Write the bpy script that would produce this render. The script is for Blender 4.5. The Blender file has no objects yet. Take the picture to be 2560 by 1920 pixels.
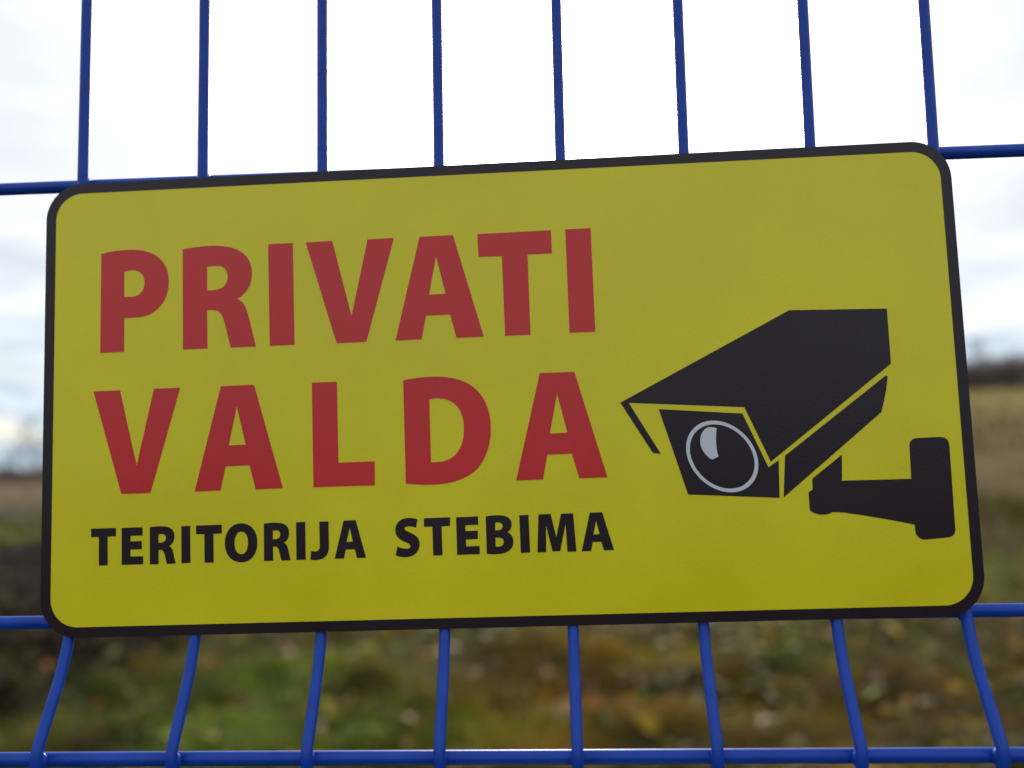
import bpy, bmesh, math, random
import numpy as np
from mathutils import Vector, Matrix, noise
from mathutils.geometry import tessellate_polygon

random.seed(7)
rng = np.random.default_rng(7)
scene = bpy.context.scene
COL = scene.collection
SIGN_Z = 1.25                      # height of the sign's centre above the ground, metres

# ---------------------------------------------------------------- camera
cam_data = bpy.data.cameras.new('camera')
cam = bpy.data.objects.new('camera', cam_data)
COL.objects.link(cam)
right = Vector((0.998441, 0.051521, -0.021471))
down = Vector((-0.026017, 0.089241, -0.995670))
fwd = Vector((-0.049382, 0.994677, 0.090443))
rot = Matrix((right, -down, -fwd)).transposed()
cam.matrix_world = Matrix.Translation((0.0264, -0.36963, SIGN_Z - 0.03133)) @ rot.to_4x4()
cam_data.sensor_width = 36.0
cam_data.lens = 2150 / 2560 * 36
cam_data.clip_start = 0.02
cam_data.clip_end = 6000
cam_data.dof.use_dof = True
cam_data.dof.focus_distance = 0.369
cam_data.dof.aperture_fstop = 3.8
scene.camera = cam

# ---------------------------------------------------------------- world, sun, exposure
SUN_EL, SUN_AZ = math.radians(23.8), math.radians(-0.95)    # azimuth from +Y towards +X
sun_dir = Vector((math.sin(SUN_AZ) * math.cos(SUN_EL), math.cos(SUN_AZ) * math.cos(SUN_EL), math.sin(SUN_EL)))
world = bpy.data.worlds.new('World')
scene.world = world
world.use_nodes = True
nt = world.node_tree
nt.nodes.clear()


def N(tree, kind, **kw):
    n = tree.nodes.new(kind)
    for k, v in kw.items():
        if k == 'inp':
            for kk, vv in v.items():
                n.inputs[kk].default_value = vv
        else:
            setattr(n, k, v)
    return n


def ramp(tree, stops):
    n = tree.nodes.new('ShaderNodeValToRGB')
    e = n.color_ramp.elements
    while len(e) < len(stops):
        e.new(0.5)
    for i, (pos, c) in enumerate(stops):
        e[i].position = pos
        e[i].color = (c, c, c, 1) if not hasattr(c, '__len__') else (*c, 1)
    return n


L = nt.links.new
wout = N(nt, 'ShaderNodeOutputWorld')
bg = N(nt, 'ShaderNodeBackground', inp={'Strength': 0.12})
L(bg.outputs[0], wout.inputs[0])
sky = N(nt, 'ShaderNodeTexSky', sky_type='NISHITA', sun_disc=False, sun_elevation=SUN_EL, sun_rotation=SUN_AZ,
        air_density=1.0, dust_density=1.6, ozone_density=1.0)
tc = N(nt, 'ShaderNodeTexCoord')
sep = N(nt, 'ShaderNodeSeparateXYZ')
L(tc.outputs['Generated'], sep.inputs[0])
# cloud deck: direction projected on a plane overhead
zadd = N(nt, 'ShaderNodeMath', operation='ADD', inp={1: 0.16})
zmax = N(nt, 'ShaderNodeMath', operation='MAXIMUM', inp={1: 0.0})
L(sep.outputs[2], zmax.inputs[0]); L(zmax.outputs[0], zadd.inputs[0])
comb = N(nt, 'ShaderNodeCombineXYZ')
for i in (0, 1):
    dv = N(nt, 'ShaderNodeMath', operation='DIVIDE')
    L(sep.outputs[i], dv.inputs[0]); L(zadd.outputs[0], dv.inputs[1]); L(dv.outputs[0], comb.inputs[i])
n1 = N(nt, 'ShaderNodeTexNoise', inp={'Scale': 1.35, 'Detail': 6.0, 'Roughness': 0.52, 'Distortion': 0.25})
L(comb.outputs[0], n1.inputs['Vector'])
cover = ramp(nt, [(0.30, 0.62), (0.54, 1.0)])           # how much cloud lies before the blue
L(n1.outputs['Fac'], cover.inputs[0])
n2 = N(nt, 'ShaderNodeTexNoise', inp={'Scale': 2.6, 'Detail': 5.0, 'Roughness': 0.55})
L(comb.outputs[0], n2.inputs['Vector'])
thick = ramp(nt, [(0.3, (6.3, 6.8, 7.4)), (0.50, (7.6, 8.0, 8.5)), (0.70, (10.5, 10.6, 10.6))])
L(n2.outputs['Fac'], thick.inputs[0])
# light scattered forward through the thin cloud round the veiled sun
dot = N(nt, 'ShaderNodeVectorMath', operation='DOT_PRODUCT', inp={1: sun_dir})
L(tc.outputs['Generated'], dot.inputs[0])
dmax = N(nt, 'ShaderNodeMath', operation='MAXIMUM', inp={1: 0.0})
L(dot.outputs['Value'], dmax.inputs[0])
p1 = N(nt, 'ShaderNodeMath', operation='POWER', inp={1: 26.0})
p2 = N(nt, 'ShaderNodeMath', operation='POWER', inp={1: 160.0})
L(dmax.outputs[0], p1.inputs[0]); L(dmax.outputs[0], p2.inputs[0])
m1 = N(nt, 'ShaderNodeMath', operation='MULTIPLY_ADD', inp={1: 1.5, 2: 0.66})
m2 = N(nt, 'ShaderNodeMath', operation='MULTIPLY_ADD', inp={1: 7.0})
L(p1.outputs[0], m1.inputs[0]); L(p2.outputs[0], m2.inputs[0]); L(m1.outputs[0], m2.inputs[2])
low = ramp(nt, [(0.0, (0.58, 0.70, 0.78)), (0.10, (0.78, 0.86, 0.92)), (0.24, (1.0, 1.0, 1.0))])
L(sep.outputs[2], low.inputs[0])
lowm = N(nt, 'ShaderNodeMix', data_type='RGBA', blend_type='MULTIPLY', inp={0: 1.0})
L(thick.outputs[0], lowm.inputs[6]); L(low.outputs[0], lowm.inputs[7])
cl = N(nt, 'ShaderNodeVectorMath', operation='SCALE')
L(lowm.outputs[2], cl.inputs[0]); L(m2.outputs[0], cl.inputs['Scale'])
mixs = N(nt, 'ShaderNodeMix', data_type='RGBA')
L(cover.outputs[0], mixs.inputs[0]); L(sky.outputs[0], mixs.inputs[6]); L(cl.outputs[0], mixs.inputs[7])
L(mixs.outputs[2], bg.inputs['Color'])

sun_data = bpy.data.lights.new('sun', 'SUN')
sun_data.energy = 1.5
sun_data.angle = math.radians(10)
sun_data.color = (1.0, 0.93, 0.82)
sun = bpy.data.objects.new('sun', sun_data)
COL.objects.link(sun)
sun.rotation_euler = sun_dir.to_track_quat('Z', 'Y').to_euler()

vs = scene.view_settings
vs.view_transform = 'Standard'
vs.look = 'None'
vs.exposure = 0.54
vs.gamma = 1.0
vs.use_curve_mapping = False
scene.render.engine = 'CYCLES'


# ---------------------------------------------------------------- helpers
def new_obj(name, mesh, parent=None, material=None):
    o = bpy.data.objects.new(name, mesh)
    COL.objects.link(o)
    if parent:
        o.parent = parent
    if material and not mesh.materials:
        mesh.materials.append(material)
    return o


def empty(name, loc, label, cat, group=None, rot=(0, 0, 0)):
    o = bpy.data.objects.new(name, None)
    COL.objects.link(o)
    o.location = loc
    o.rotation_euler = rot
    o.empty_display_size = 0.1
    o['label'] = label
    o['category'] = cat
    if group:
        o['group'] = group
    return o


def mesh_from(name, verts, faces, smooth=False):
    me = bpy.data.meshes.new(name)
    me.from_pydata([tuple(v) for v in verts], [], faces)
    me.update()
    if smooth:
        me.polygons.foreach_set('use_smooth', [True] * len(me.polygons))
    return me


def soup(name, V, F, tint=None, smooth=False):
    """mesh from numpy arrays: V (n,3), F (m,3 or 4), tint (n,3) stored as a colour attribute"""
    me = bpy.data.meshes.new(name)
    V = np.asarray(V, np.float32); F = np.asarray(F, np.int32)
    k = F.shape[1]
    me.vertices.add(len(V)); me.vertices.foreach_set('co', V.ravel())
    me.loops.add(F.size); me.loops.foreach_set('vertex_index', F.ravel())
    me.polygons.add(len(F))
    me.polygons.foreach_set('loop_start', np.arange(0, F.size, k, dtype=np.int32))
    me.polygons.foreach_set('loop_total', np.full(len(F), k, np.int32))
    me.update(calc_edges=True)
    if smooth:
        me.polygons.foreach_set('use_smooth', np.ones(len(F), bool))
    if tint is not None:
        a = me.color_attributes.new('tint', 'FLOAT_COLOR', 'POINT')
        a.data.foreach_set('color', np.c_[tint, np.ones(len(tint))].astype(np.float32).ravel())
    return me


def tube(path, r, seg=10, caps=True):
    """round bar along a polyline that lies in one plane, returns verts, faces"""
    P = [Vector(q) for q in path]
    vs_, fs = [], []
    side = None
    for i, q in enumerate(P):
        t = (P[min(i + 1, len(P) - 1)] - P[max(i - 1, 0)]).normalized()
        if side is None:
            side = t.orthogonal().normalized()
        side = (side - t * side.dot(t)).normalized()
        up = t.cross(side)
        for k in range(seg):
            a = 2 * math.pi * k / seg
            vs_.append(q + side * (r * math.cos(a)) + up * (r * math.sin(a)))
    for i in range(len(P) - 1):
        for k in range(seg):
            a, b = i * seg + k, i * seg + (k + 1) % seg
            fs.append((a, b, b + seg, a + seg))
    if caps:
        fs.append(tuple(range(seg))[::-1])
        fs.append(tuple((len(P) - 1) * seg + k for k in range(seg)))
    return vs_, fs


def material(name):
    m = bpy.data.materials.new(name)
    m.use_nodes = True
    return m, m.node_tree, m.node_tree.nodes['Principled BSDF']


# ---------------------------------------------------------------- materials
def print_material(name, col, rough=0.33, var=0.06, spec=0.5, fine_amp=0.025):
    m, t, b = material(name)
    tcn = N(t, 'ShaderNodeTexCoord')
    nz = N(t, 'ShaderNodeTexNoise', inp={'Scale': 14.0, 'Detail': 5.0, 'Roughness': 0.6})
    fine = N(t, 'ShaderNodeTexNoise', inp={'Scale': 900.0, 'Detail': 2.0, 'Roughness': 0.6})
    t.links.new(tcn.outputs['Object'], nz.inputs['Vector'])
    t.links.new(tcn.outputs['Object'], fine.inputs['Vector'])
    lo = tuple(c * (1 - var) for c in col); hi = tuple(min(1, c * (1 + var)) for c in col)
    r1 = ramp(t, [(0.3, lo), (0.7, hi)])
    t.links.new(nz.outputs['Fac'], r1.inputs[0])
    r2 = ramp(t, [(0.3, 1 - fine_amp), (0.7, 1 + fine_amp)])
    t.links.new(fine.outputs['Fac'], r2.inputs[0])
    mx = N(t, 'ShaderNodeMix', data_type='RGBA', blend_type='MULTIPLY', inp={0: 1.0})
    t.links.new(r1.outputs[0], mx.inputs[6]); t.links.new(r2.outputs[0], mx.inputs[7])
    t.links.new(mx.outputs[2], b.inputs['Base Color'])
    rr = ramp(t, [(0.3, rough - 0.06), (0.7, rough + 0.06)])
    t.links.new(nz.outputs['Fac'], rr.inputs[0]); t.links.new(rr.outputs[0], b.inputs['Roughness'])
    b.inputs['Specular IOR Level'].default_value = spec
    bp = N(t, 'ShaderNodeBump', inp={'Strength': 0.12, 'Distance': 0.0004})
    t.links.new(fine.outputs['Fac'], bp.inputs['Height']); t.links.new(bp.outputs[0], b.inputs['Normal'])
    return m


M_YELLOW = print_material('sign_yellow', (0.73, 0.645, 0.006))
M_RED = print_material('print_red', (0.60, 0.016, 0.020))
M_BLACK = print_material('print_black', (0.014, 0.006, 0.013), rough=0.33, spec=0.36)
M_GREY = print_material('print_grey', (0.60, 0.64, 0.72))
PRINT_MATS = {'red': M_RED, 'black': M_BLACK, 'grey': M_GREY}

M_WIRE, t, b = material('blue_powder_coat')
tcn = N(t, 'ShaderNodeTexCoord')
nz = N(t, 'ShaderNodeTexNoise', inp={'Scale': 60.0, 'Detail': 4.0})
t.links.new(tcn.outputs['Object'], nz.inputs['Vector'])
r1 = ramp(t, [(0.3, (0.004, 0.042, 0.33)), (0.7, (0.007, 0.058, 0.42))])
t.links.new(nz.outputs['Fac'], r1.inputs[0]); t.links.new(r1.outputs[0], b.inputs['Base Color'])
b.inputs['Roughness'].default_value = 0.33
b.inputs['Specular IOR Level'].default_value = 0.26
bp = N(t, 'ShaderNodeBump', inp={'Strength': 0.15, 'Distance': 0.0006})
t.links.new(nz.outputs['Fac'], bp.inputs['Height']); t.links.new(bp.outputs[0], b.inputs['Normal'])


def tint_material(name, rough=0.6, trans=0.0):
    m, t, b = material(name)
    a = N(t, 'ShaderNodeVertexColor', layer_name='tint')
    t.links.new(a.outputs['Color'], b.inputs['Base Color'])
    b.inputs['Roughness'].default_value = rough
    b.inputs['Specular IOR Level'].default_value = 0.12
    if trans:
        tr = N(t, 'ShaderNodeBsdfTranslucent')
        t.links.new(a.outputs['Color'], tr.inputs['Color'])
        ms = N(t, 'ShaderNodeMixShader', inp={0: trans})
        t.links.new(b.outputs[0], ms.inputs[1]); t.links.new(tr.outputs[0], ms.inputs[2])
        t.links.new(ms.outputs[0], t.nodes['Material Output'].inputs['Surface'])
    return m


M_LEAF = tint_material('leaf', 0.55, 0.35)
M_TWIG = tint_material('twig_bark', 0.8)
M_CLOD = tint_material('clod_earth', 0.95)

# ground: bare soil, weedy turf, dry tan field, by masks stored in the terrain
M_GROUND, t, b = material('ground_soil_turf')
tcn = N(t, 'ShaderNodeTexCoord')
at = N(t, 'ShaderNodeVertexColor', layer_name='tint')
g1 = N(t, 'ShaderNodeTexNoise', inp={'Scale': 1.7, 'Detail': 8.0, 'Roughness': 0.65})
g2 = N(t, 'ShaderNodeTexNoise', inp={'Scale': 14.0, 'Detail': 6.0, 'Roughness': 0.7})
for g in (g1, g2):
    t.links.new(tcn.outputs['Object'], g.inputs['Vector'])
ra = ramp(t, [(0.32, 0.55), (0.68, 1.5)])
rb = ramp(t, [(0.3, 0.6), (0.7, 1.4)])
t.links.new(g1.outputs['Fac'], ra.inputs[0]); t.links.new(g2.outputs['Fac'], rb.inputs[0])
mx = N(t, 'ShaderNodeMix', data_type='RGBA', blend_type='MULTIPLY', inp={0: 1.0})
t.links.new(at.outputs['Color'], mx.inputs[6]); t.links.new(ra.outputs[0], mx.inputs[7])
mx2 = N(t, 'ShaderNodeMix', data_type='RGBA', blend_type='MULTIPLY', inp={0: 1.0})
t.links.new(mx.outputs[2], mx2.inputs[6]); t.links.new(rb.outputs[0], mx2.inputs[7])
t.links.new(mx2.outputs[2], b.inputs['Base Color'])
b.inputs['Roughness'].default_value = 0.95
b.inputs['Specular IOR Level'].default_value = 0.05
bp = N(t, 'ShaderNodeBump', inp={'Strength': 0.9, 'Distance': 0.04})
t.links.new(g2.outputs['Fac'], bp.inputs['Height']); t.links.new(bp.outputs[0], b.inputs['Normal'])


# ---------------------------------------------------------------- terrain
def sstep(a, b_, x):
    q = np.clip((x - a) / (b_ - a), 0, 1)
    return q * q * (3 - 2 * q)


def vnoise(x, y, scale, seed=0):
    """cheap smooth value noise on arrays"""
    x = np.asarray(x) * scale + seed * 17.3; y = np.asarray(y) * scale + seed * 5.9
    xi, yi = np.floor(x).astype(np.int64), np.floor(y).astype(np.int64)
    fx, fy = x - xi, y - yi
    fx = fx * fx * (3 - 2 * fx); fy = fy * fy * (3 - 2 * fy)

    def h(a, b_):
        s = np.sin(a * 127.1 + b_ * 311.7) * 43758.5453
        return s - np.floor(s)
    return (h(xi, yi) * (1 - fx) + h(xi + 1, yi) * fx) * (1 - fy) + (h(xi, yi + 1) * (1 - fx) + h(xi + 1, yi + 1) * fx) * fy


def fbm(x, y, scale, seed=0, octv=4):
    v, a, s = 0, 0.5, 0
    for i in range(octv):
        v = v + a * vnoise(x, y, scale * 2 ** i, seed + i); s += a; a *= 0.5
    return v / s


def soil_mask(x, y):
    wob = (fbm(x, y, 1.3, 3) - 0.5) * 0.5
    return sstep(-2.45, -2.70, x + wob) * sstep(-9.6, -8.7, x + wob) * sstep(1.0, 2.0, y)


def height(x, y):
    r = np.hypot(x, y); az = np.degrees(np.arctan2(x, y))
    side = sstep(6, 21, az) * sstep(150, 100, np.abs(az))
    hill = np.where(r < 64, 0.098 * np.clip(r - 9, 0, None), 0.098 * 55 + 0.02 * (r - 64)) * side
    hill = np.minimum(hill, 7.5)
    near = sstep(60, 15, r)
    bumps = (fbm(x, y, 0.7, 1) - 0.5) * 0.16 * near + (fbm(x, y, 2.6, 2, 3) - 0.5) * 0.20 * near
    rough = (fbm(x, y, 2.6, 8) - 0.5) * 0.20 * soil_mask(x, y)
    return (hill + bumps + rough) * sstep(0.5, 2.5, r)


def ground_colour(x, y):
    r = np.hypot(x, y); az = np.degrees(np.arctan2(x, y))
    n = fbm(x, y, 0.5, 11)[:, None]
    turf = (1 - n) * np.array([0.042, 0.038, 0.009]) + n * np.array([0.088, 0.082, 0.015])
    brown = sstep(-0.4, 2.2, x + (fbm(x, y, 0.6, 4) - 0.5) * 3)[:, None] * 0.75
    c = turf * (1 - brown) + np.array([0.062, 0.043, 0.014]) * brown
    slope = (sstep(9, 16, r) * sstep(8, 16, az))[:, None]
    c = c * (1 - slope) + np.array([0.130, 0.092, 0.034]) * slope
    clover = sstep(1.3, 0.5, np.hypot(x - 4.1, (y - 8.1) * 0.7))[:, None]
    c = c * (1 - clover) + np.array([0.075, 0.095, 0.015]) * clover
    # far field bands on the left: green verge, brown stubble, then the pale dry field
    far = sstep(17, 24, r)[:, None] * (az < 12)[:, None]
    c = c * (1 - far) + np.array([0.070, 0.055, 0.036]) * far
    tan = (sstep(30, 40, r) * (az < 16))[:, None]
    c = c * (1 - tan) + np.array([0.135, 0.095, 0.050]) * tan
    verge = (sstep(-8.9, -9.6, x) * sstep(-15.2, -13.8, x))[:, None] * 0.85
    c = c * (1 - verge) + np.array([0.085, 0.095, 0.020]) * verge
    up = (sstep(28, 45, r) * sstep(10, 18, az))[:, None]
    c = c * (1 - up) + np.array([0.200, 0.150, 0.040]) * up
    s = soil_mask(x, y)[:, None]
    return c * (1 - s) + np.array([0.0095, 0.0068, 0.0056]) * s


NA, NR = 300, 170
rad = np.r_[0.35, np.geomspace(0.7, 2500, NR)]
ang = np.linspace(0, 2 * np.pi, NA, endpoint=False)
RR, AA = np.meshgrid(rad, ang, indexing='ij')
gx, gy = (RR * np.sin(AA)).ravel(), (RR * np.cos(AA)).ravel()
gx = np.r_[gx, 0.0]; gy = np.r_[gy, 0.0]
gz = height(gx, gy)
idx = np.arange((NR + 1) * NA).reshape(NR + 1, NA)
q = np.stack([idx[:-1], np.roll(idx[:-1], -1, 1), np.roll(idx[1:], -1, 1), idx[1:]], -1).reshape(-1, 4)[:, ::-1]
cen = np.stack([np.full(NA, len(gx) - 1), np.roll(idx[0], -1), idx[0], idx[0]], -1)
ground = new_obj('ground', soup('ground', np.c_[gx, gy, gz], q, ground_colour(gx, gy), True), None, M_GROUND)
ground['kind'] = 'structure'
PRINTS = [
 ('letter', 'red letter P', 'red', [
  [(-174.54,67.89),(-172.81,68.27),(-171,68.59),(-169.13,68.85),(-167.19,69.03),(-165.19,69.15),(-163.13,69.2),(-161.01,69.17),(-158.85,69.06),(-155.44,68.58),(-152.42,67.65),(-149.8,66.3),(-147.61,64.55),(-145.86,62.45),(-144.59,60.01),(-143.8,57.26),(-143.53,54.25),(-143.83,50.52),(-144.73,47.22),(-146.19,44.39),(-148.18,42.06),(-150.67,40.24),(-153.61,38.99),(-156.99,38.31),(-160.76,38.26),(-163.82,38.28),(-163.76,23.1),(-174.56,23.02)],
  [(-163.93,59.37),(-163.24,59.51),(-162.61,59.62),(-162.05,59.7),(-161.54,59.75),(-161.06,59.77),(-160.61,59.78),(-160.18,59.77),(-159.74,59.76),(-158.56,59.58),(-157.53,59.21),(-156.66,58.66),(-155.94,57.96),(-155.37,57.12),(-154.96,56.16),(-154.71,55.1),(-154.62,53.95),(-154.72,52.56),(-155.03,51.32),(-155.53,50.26),(-156.23,49.38),(-157.12,48.68),(-158.18,48.18),(-159.42,47.87),(-160.83,47.77),(-163.84,47.8)],
 ]),
 ('letter', 'red letter R', 'red', [
  [(-137.22,68.16),(-135.36,68.48),(-133.43,68.75),(-131.45,68.97),(-129.45,69.12),(-127.43,69.22),(-125.43,69.26),(-123.47,69.25),(-121.56,69.17),(-117.94,68.77),(-114.77,67.98),(-112.06,66.82),(-109.83,65.3),(-108.08,63.44),(-106.82,61.25),(-106.07,58.75),(-105.83,55.96),(-105.98,53.97),(-106.37,52.13),(-106.99,50.44),(-107.82,48.93),(-108.82,47.59),(-109.98,46.44),(-111.28,45.48),(-112.68,44.74),(-111.87,44.37),(-111.14,43.89),(-110.5,43.32),(-109.93,42.68),(-109.44,41.98),(-109.01,41.23),(-108.64,40.45),(-108.33,39.66),(-107.84,38.1),(-107.33,36.23),(-106.81,34.13),(-106.29,31.89),(-105.76,29.59),(-105.24,27.31),(-104.72,25.12),(-104.22,23.12),(-115.49,23.06),(-115.86,24.32),(-116.25,25.81),(-116.65,27.48),(-117.07,29.24),(-117.49,31.04),(-117.92,32.81),(-118.34,34.47),(-118.77,35.96),(-119.15,37.04),(-119.57,37.94),(-120.07,38.66),(-120.65,39.23),(-121.32,39.66),(-122.09,39.95),(-122.97,40.14),(-123.99,40.23),(-126.18,40.22),(-126.05,23.07),(-137.07,23.06)],
  [(-126.16,59.76),(-125.53,59.87),(-124.91,59.96),(-124.31,60.02),(-123.71,60.06),(-123.13,60.08),(-122.55,60.07),(-121.98,60.05),(-121.43,60.01),(-120.37,59.84),(-119.44,59.52),(-118.65,59.04),(-118,58.44),(-117.49,57.71),(-117.12,56.86),(-116.9,55.92),(-116.83,54.88),(-116.95,53.58),(-117.32,52.42),(-117.9,51.42),(-118.7,50.58),(-119.69,49.92),(-120.87,49.46),(-122.21,49.19),(-123.71,49.13),(-126.17,49.18)],
 ]),
 ('letter', 'red letter I, third in the top word', 'red', [
  [(-98.42,68.82),(-87.29,68.82),(-87,23.19),(-98.06,23.12)],
 ]),
 ('letter', 'red letter V of the top word', 'red', [
  [(-81.49,68.8),(-69.54,68.93),(-61.46,34.87),(-53.69,68.9),(-41.99,68.92),(-55.1,23.16),(-68.28,23.08)],
 ]),
 ('letter', 'red letter A of the top word', 'red', [
  [(-30.56,68.95),(-15.73,68.99),(-3.48,23.32),(-15.44,23.26),(-17.93,33.69),(-28.51,33.64),(-30.76,23.27),(-42.25,23.19)],
  [(-23.48,59.86),(-19.68,42.97),(-26.99,42.89)],
 ]),
 ('letter', 'red letter T', 'red', [
  [(-4.93,68.93),(27.42,69.14),(27.47,58.8),(16.79,58.79),(16.85,23.31),(5.79,23.33),(5.51,58.58),(-4.79,58.71)],
 ]),
 ('letter', 'red letter I, last in the top word', 'red', [
  [(33.69,69.24),(44.74,69.22),(44.9,23.48),(33.75,23.5)],
 ]),
 ('letter', 'red letter V of the second word', 'red', [
  [(-177.49,6.02),(-165.47,6.08),(-157.72,-27.37),(-150.08,6.21),(-138.3,6.12),(-151.49,-39.56),(-164.48,-39.5)],
 ]),
 ('letter', 'red letter A, second in the second word', 'red', [
  [(-120.01,6.14),(-105.21,6.23),(-92.76,-39.34),(-104.79,-39.45),(-107.38,-28.96),(-118,-29),(-120.29,-39.46),(-131.8,-39.54)],
  [(-112.96,-3),(-109.02,-19.9),(-116.58,-19.94)],
 ]),
 ('letter', 'red letter L', 'red', [
  [(-79.48,6.16),(-68.38,6.09),(-68.3,-29.12),(-52.47,-29.05),(-52.51,-39.38),(-79.39,-39.37)],
 ]),
 ('letter', 'red letter D', 'red', [
  [(-39.24,5.57),(-37.35,5.91),(-35.43,6.18),(-33.49,6.4),(-31.56,6.56),(-29.66,6.67),(-27.8,6.72),(-26.01,6.71),(-24.3,6.66),(-22.26,6.51),(-20.28,6.27),(-18.36,5.94),(-16.53,5.5),(-14.77,4.95),(-13.11,4.28),(-11.53,3.49),(-10.06,2.57),(-7.99,0.91),(-6.21,-1.01),(-4.72,-3.16),(-3.53,-5.54),(-2.64,-8.12),(-2.02,-10.88),(-1.7,-13.82),(-1.66,-16.91),(-1.92,-20.05),(-2.49,-23.09),(-3.37,-25.99),(-4.52,-28.69),(-5.96,-31.14),(-7.65,-33.29),(-9.58,-35.09),(-11.76,-36.49),(-13.68,-37.42),(-15.69,-38.19),(-17.78,-38.82),(-19.96,-39.29),(-22.21,-39.64),(-24.52,-39.85),(-26.9,-39.94),(-29.34,-39.92),(-30.75,-39.86),(-32.11,-39.79),(-33.41,-39.7),(-34.66,-39.6),(-35.85,-39.48),(-36.99,-39.35),(-38.06,-39.21),(-39.08,-39.06)],
  [(-28.03,-3.13),(-27.46,-3.02),(-26.9,-2.94),(-26.35,-2.87),(-25.81,-2.83),(-25.28,-2.81),(-24.76,-2.81),(-24.24,-2.82),(-23.72,-2.85),(-21.21,-3.27),(-19.04,-4.1),(-17.22,-5.33),(-15.74,-6.92),(-14.62,-8.85),(-13.83,-11.11),(-13.4,-13.66),(-13.31,-16.5),(-13.61,-19.69),(-14.3,-22.48),(-15.36,-24.88),(-16.78,-26.86),(-18.55,-28.41),(-20.66,-29.52),(-23.08,-30.17),(-25.81,-30.33),(-27.95,-30.26)],
 ]),
 ('letter', 'red letter A, last in the second word', 'red', [
  [(20.25,6.47),(35.14,6.43),(47.4,-39.18),(35.41,-39.27),(32.7,-28.74),(22.21,-28.76),(19.92,-39.25),(8.44,-39.31)],
  [(27.32,-2.69),(31.12,-19.6),(23.63,-19.72)],
 ]),
 ('letter', 'black letter T, first in the bottom line', 'black', [
  [(-177.91,-54.14),(-166.81,-54.15),(-166.73,-57.75),(-170.46,-57.8),(-170.34,-70.1),(-174.23,-70.1),(-174.36,-57.85),(-177.82,-57.81)],
 ]),
 ('letter', 'black letter E of the first bottom word', 'black', [
  [(-164.21,-54.22),(-154.96,-54.17),(-154.88,-57.72),(-160.29,-57.77),(-160.28,-60.12),(-155.21,-60.1),(-155.19,-63.63),(-160.25,-63.65),(-160.23,-66.64),(-154.61,-66.63),(-154.53,-70.1),(-164.09,-70.11)],
 ]),
 ('letter', 'black letter R beside the first E', 'black', [
  [(-151.69,-54.27),(-150.97,-54.18),(-150.24,-54.11),(-149.48,-54.06),(-148.73,-54.02),(-147.98,-54.01),(-147.25,-54.01),(-146.55,-54.03),(-145.89,-54.06),(-144.7,-54.19),(-143.66,-54.44),(-142.77,-54.82),(-142.04,-55.33),(-141.46,-55.95),(-141.05,-56.69),(-140.8,-57.55),(-140.71,-58.51),(-140.76,-59.24),(-140.9,-59.93),(-141.11,-60.56),(-141.41,-61.14),(-141.76,-61.64),(-142.17,-62.07),(-142.62,-62.42),(-143.11,-62.68),(-142.8,-62.82),(-142.52,-63),(-142.28,-63.21),(-142.07,-63.44),(-141.89,-63.7),(-141.73,-63.97),(-141.6,-64.26),(-141.48,-64.56),(-141.32,-65.18),(-141.15,-65.87),(-140.99,-66.61),(-140.83,-67.37),(-140.66,-68.13),(-140.49,-68.87),(-140.31,-69.56),(-140.13,-70.17),(-144.04,-70.23),(-144.18,-69.74),(-144.33,-69.17),(-144.48,-68.53),(-144.64,-67.87),(-144.8,-67.2),(-144.95,-66.57),(-145.1,-66.01),(-145.24,-65.54),(-145.37,-65.2),(-145.53,-64.91),(-145.71,-64.67),(-145.92,-64.49),(-146.15,-64.35),(-146.4,-64.25),(-146.68,-64.2),(-146.98,-64.19),(-147.77,-64.22),(-147.69,-70.23),(-151.56,-70.24)],
  [(-147.85,-57.49),(-147.64,-57.44),(-147.43,-57.4),(-147.22,-57.37),(-147,-57.35),(-146.79,-57.34),(-146.58,-57.34),(-146.37,-57.35),(-146.16,-57.37),(-145.8,-57.43),(-145.47,-57.53),(-145.18,-57.68),(-144.94,-57.88),(-144.74,-58.11),(-144.59,-58.39),(-144.5,-58.7),(-144.47,-59.05),(-144.51,-59.48),(-144.64,-59.87),(-144.85,-60.21),(-145.13,-60.49),(-145.47,-60.73),(-145.89,-60.9),(-146.36,-61.01),(-146.88,-61.05),(-147.83,-61.02)],
 ]),
 ('letter', 'black letter I between R and T', 'black', [
  [(-137.69,-54.25),(-133.76,-54.21),(-133.64,-70.08),(-137.61,-70.14)],
 ]),
 ('letter', 'black letter T beside the O', 'black', [
  [(-131.18,-54.17),(-119.83,-54.13),(-119.78,-57.88),(-123.52,-57.99),(-123.44,-70.2),(-127.39,-70.2),(-127.49,-57.98),(-131.13,-57.92)],
 ]),
 ('letter', 'black letter O', 'black', [
  [(-111.23,-53.79),(-109.63,-54),(-108.22,-54.51),(-107,-55.28),(-105.99,-56.3),(-105.19,-57.52),(-104.61,-58.93),(-104.27,-60.49),(-104.16,-62.18),(-104.3,-63.99),(-104.7,-65.63),(-105.33,-67.06),(-106.17,-68.28),(-107.21,-69.25),(-108.42,-69.95),(-109.8,-70.37),(-111.32,-70.49),(-112.88,-70.29),(-114.28,-69.81),(-115.51,-69.06),(-116.54,-68.07),(-117.36,-66.85),(-117.96,-65.43),(-118.33,-63.84),(-118.46,-62.09),(-118.31,-60.3),(-117.92,-58.67),(-117.28,-57.24),(-116.43,-56.03),(-115.37,-55.05),(-114.14,-54.34),(-112.76,-53.91)],
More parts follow.
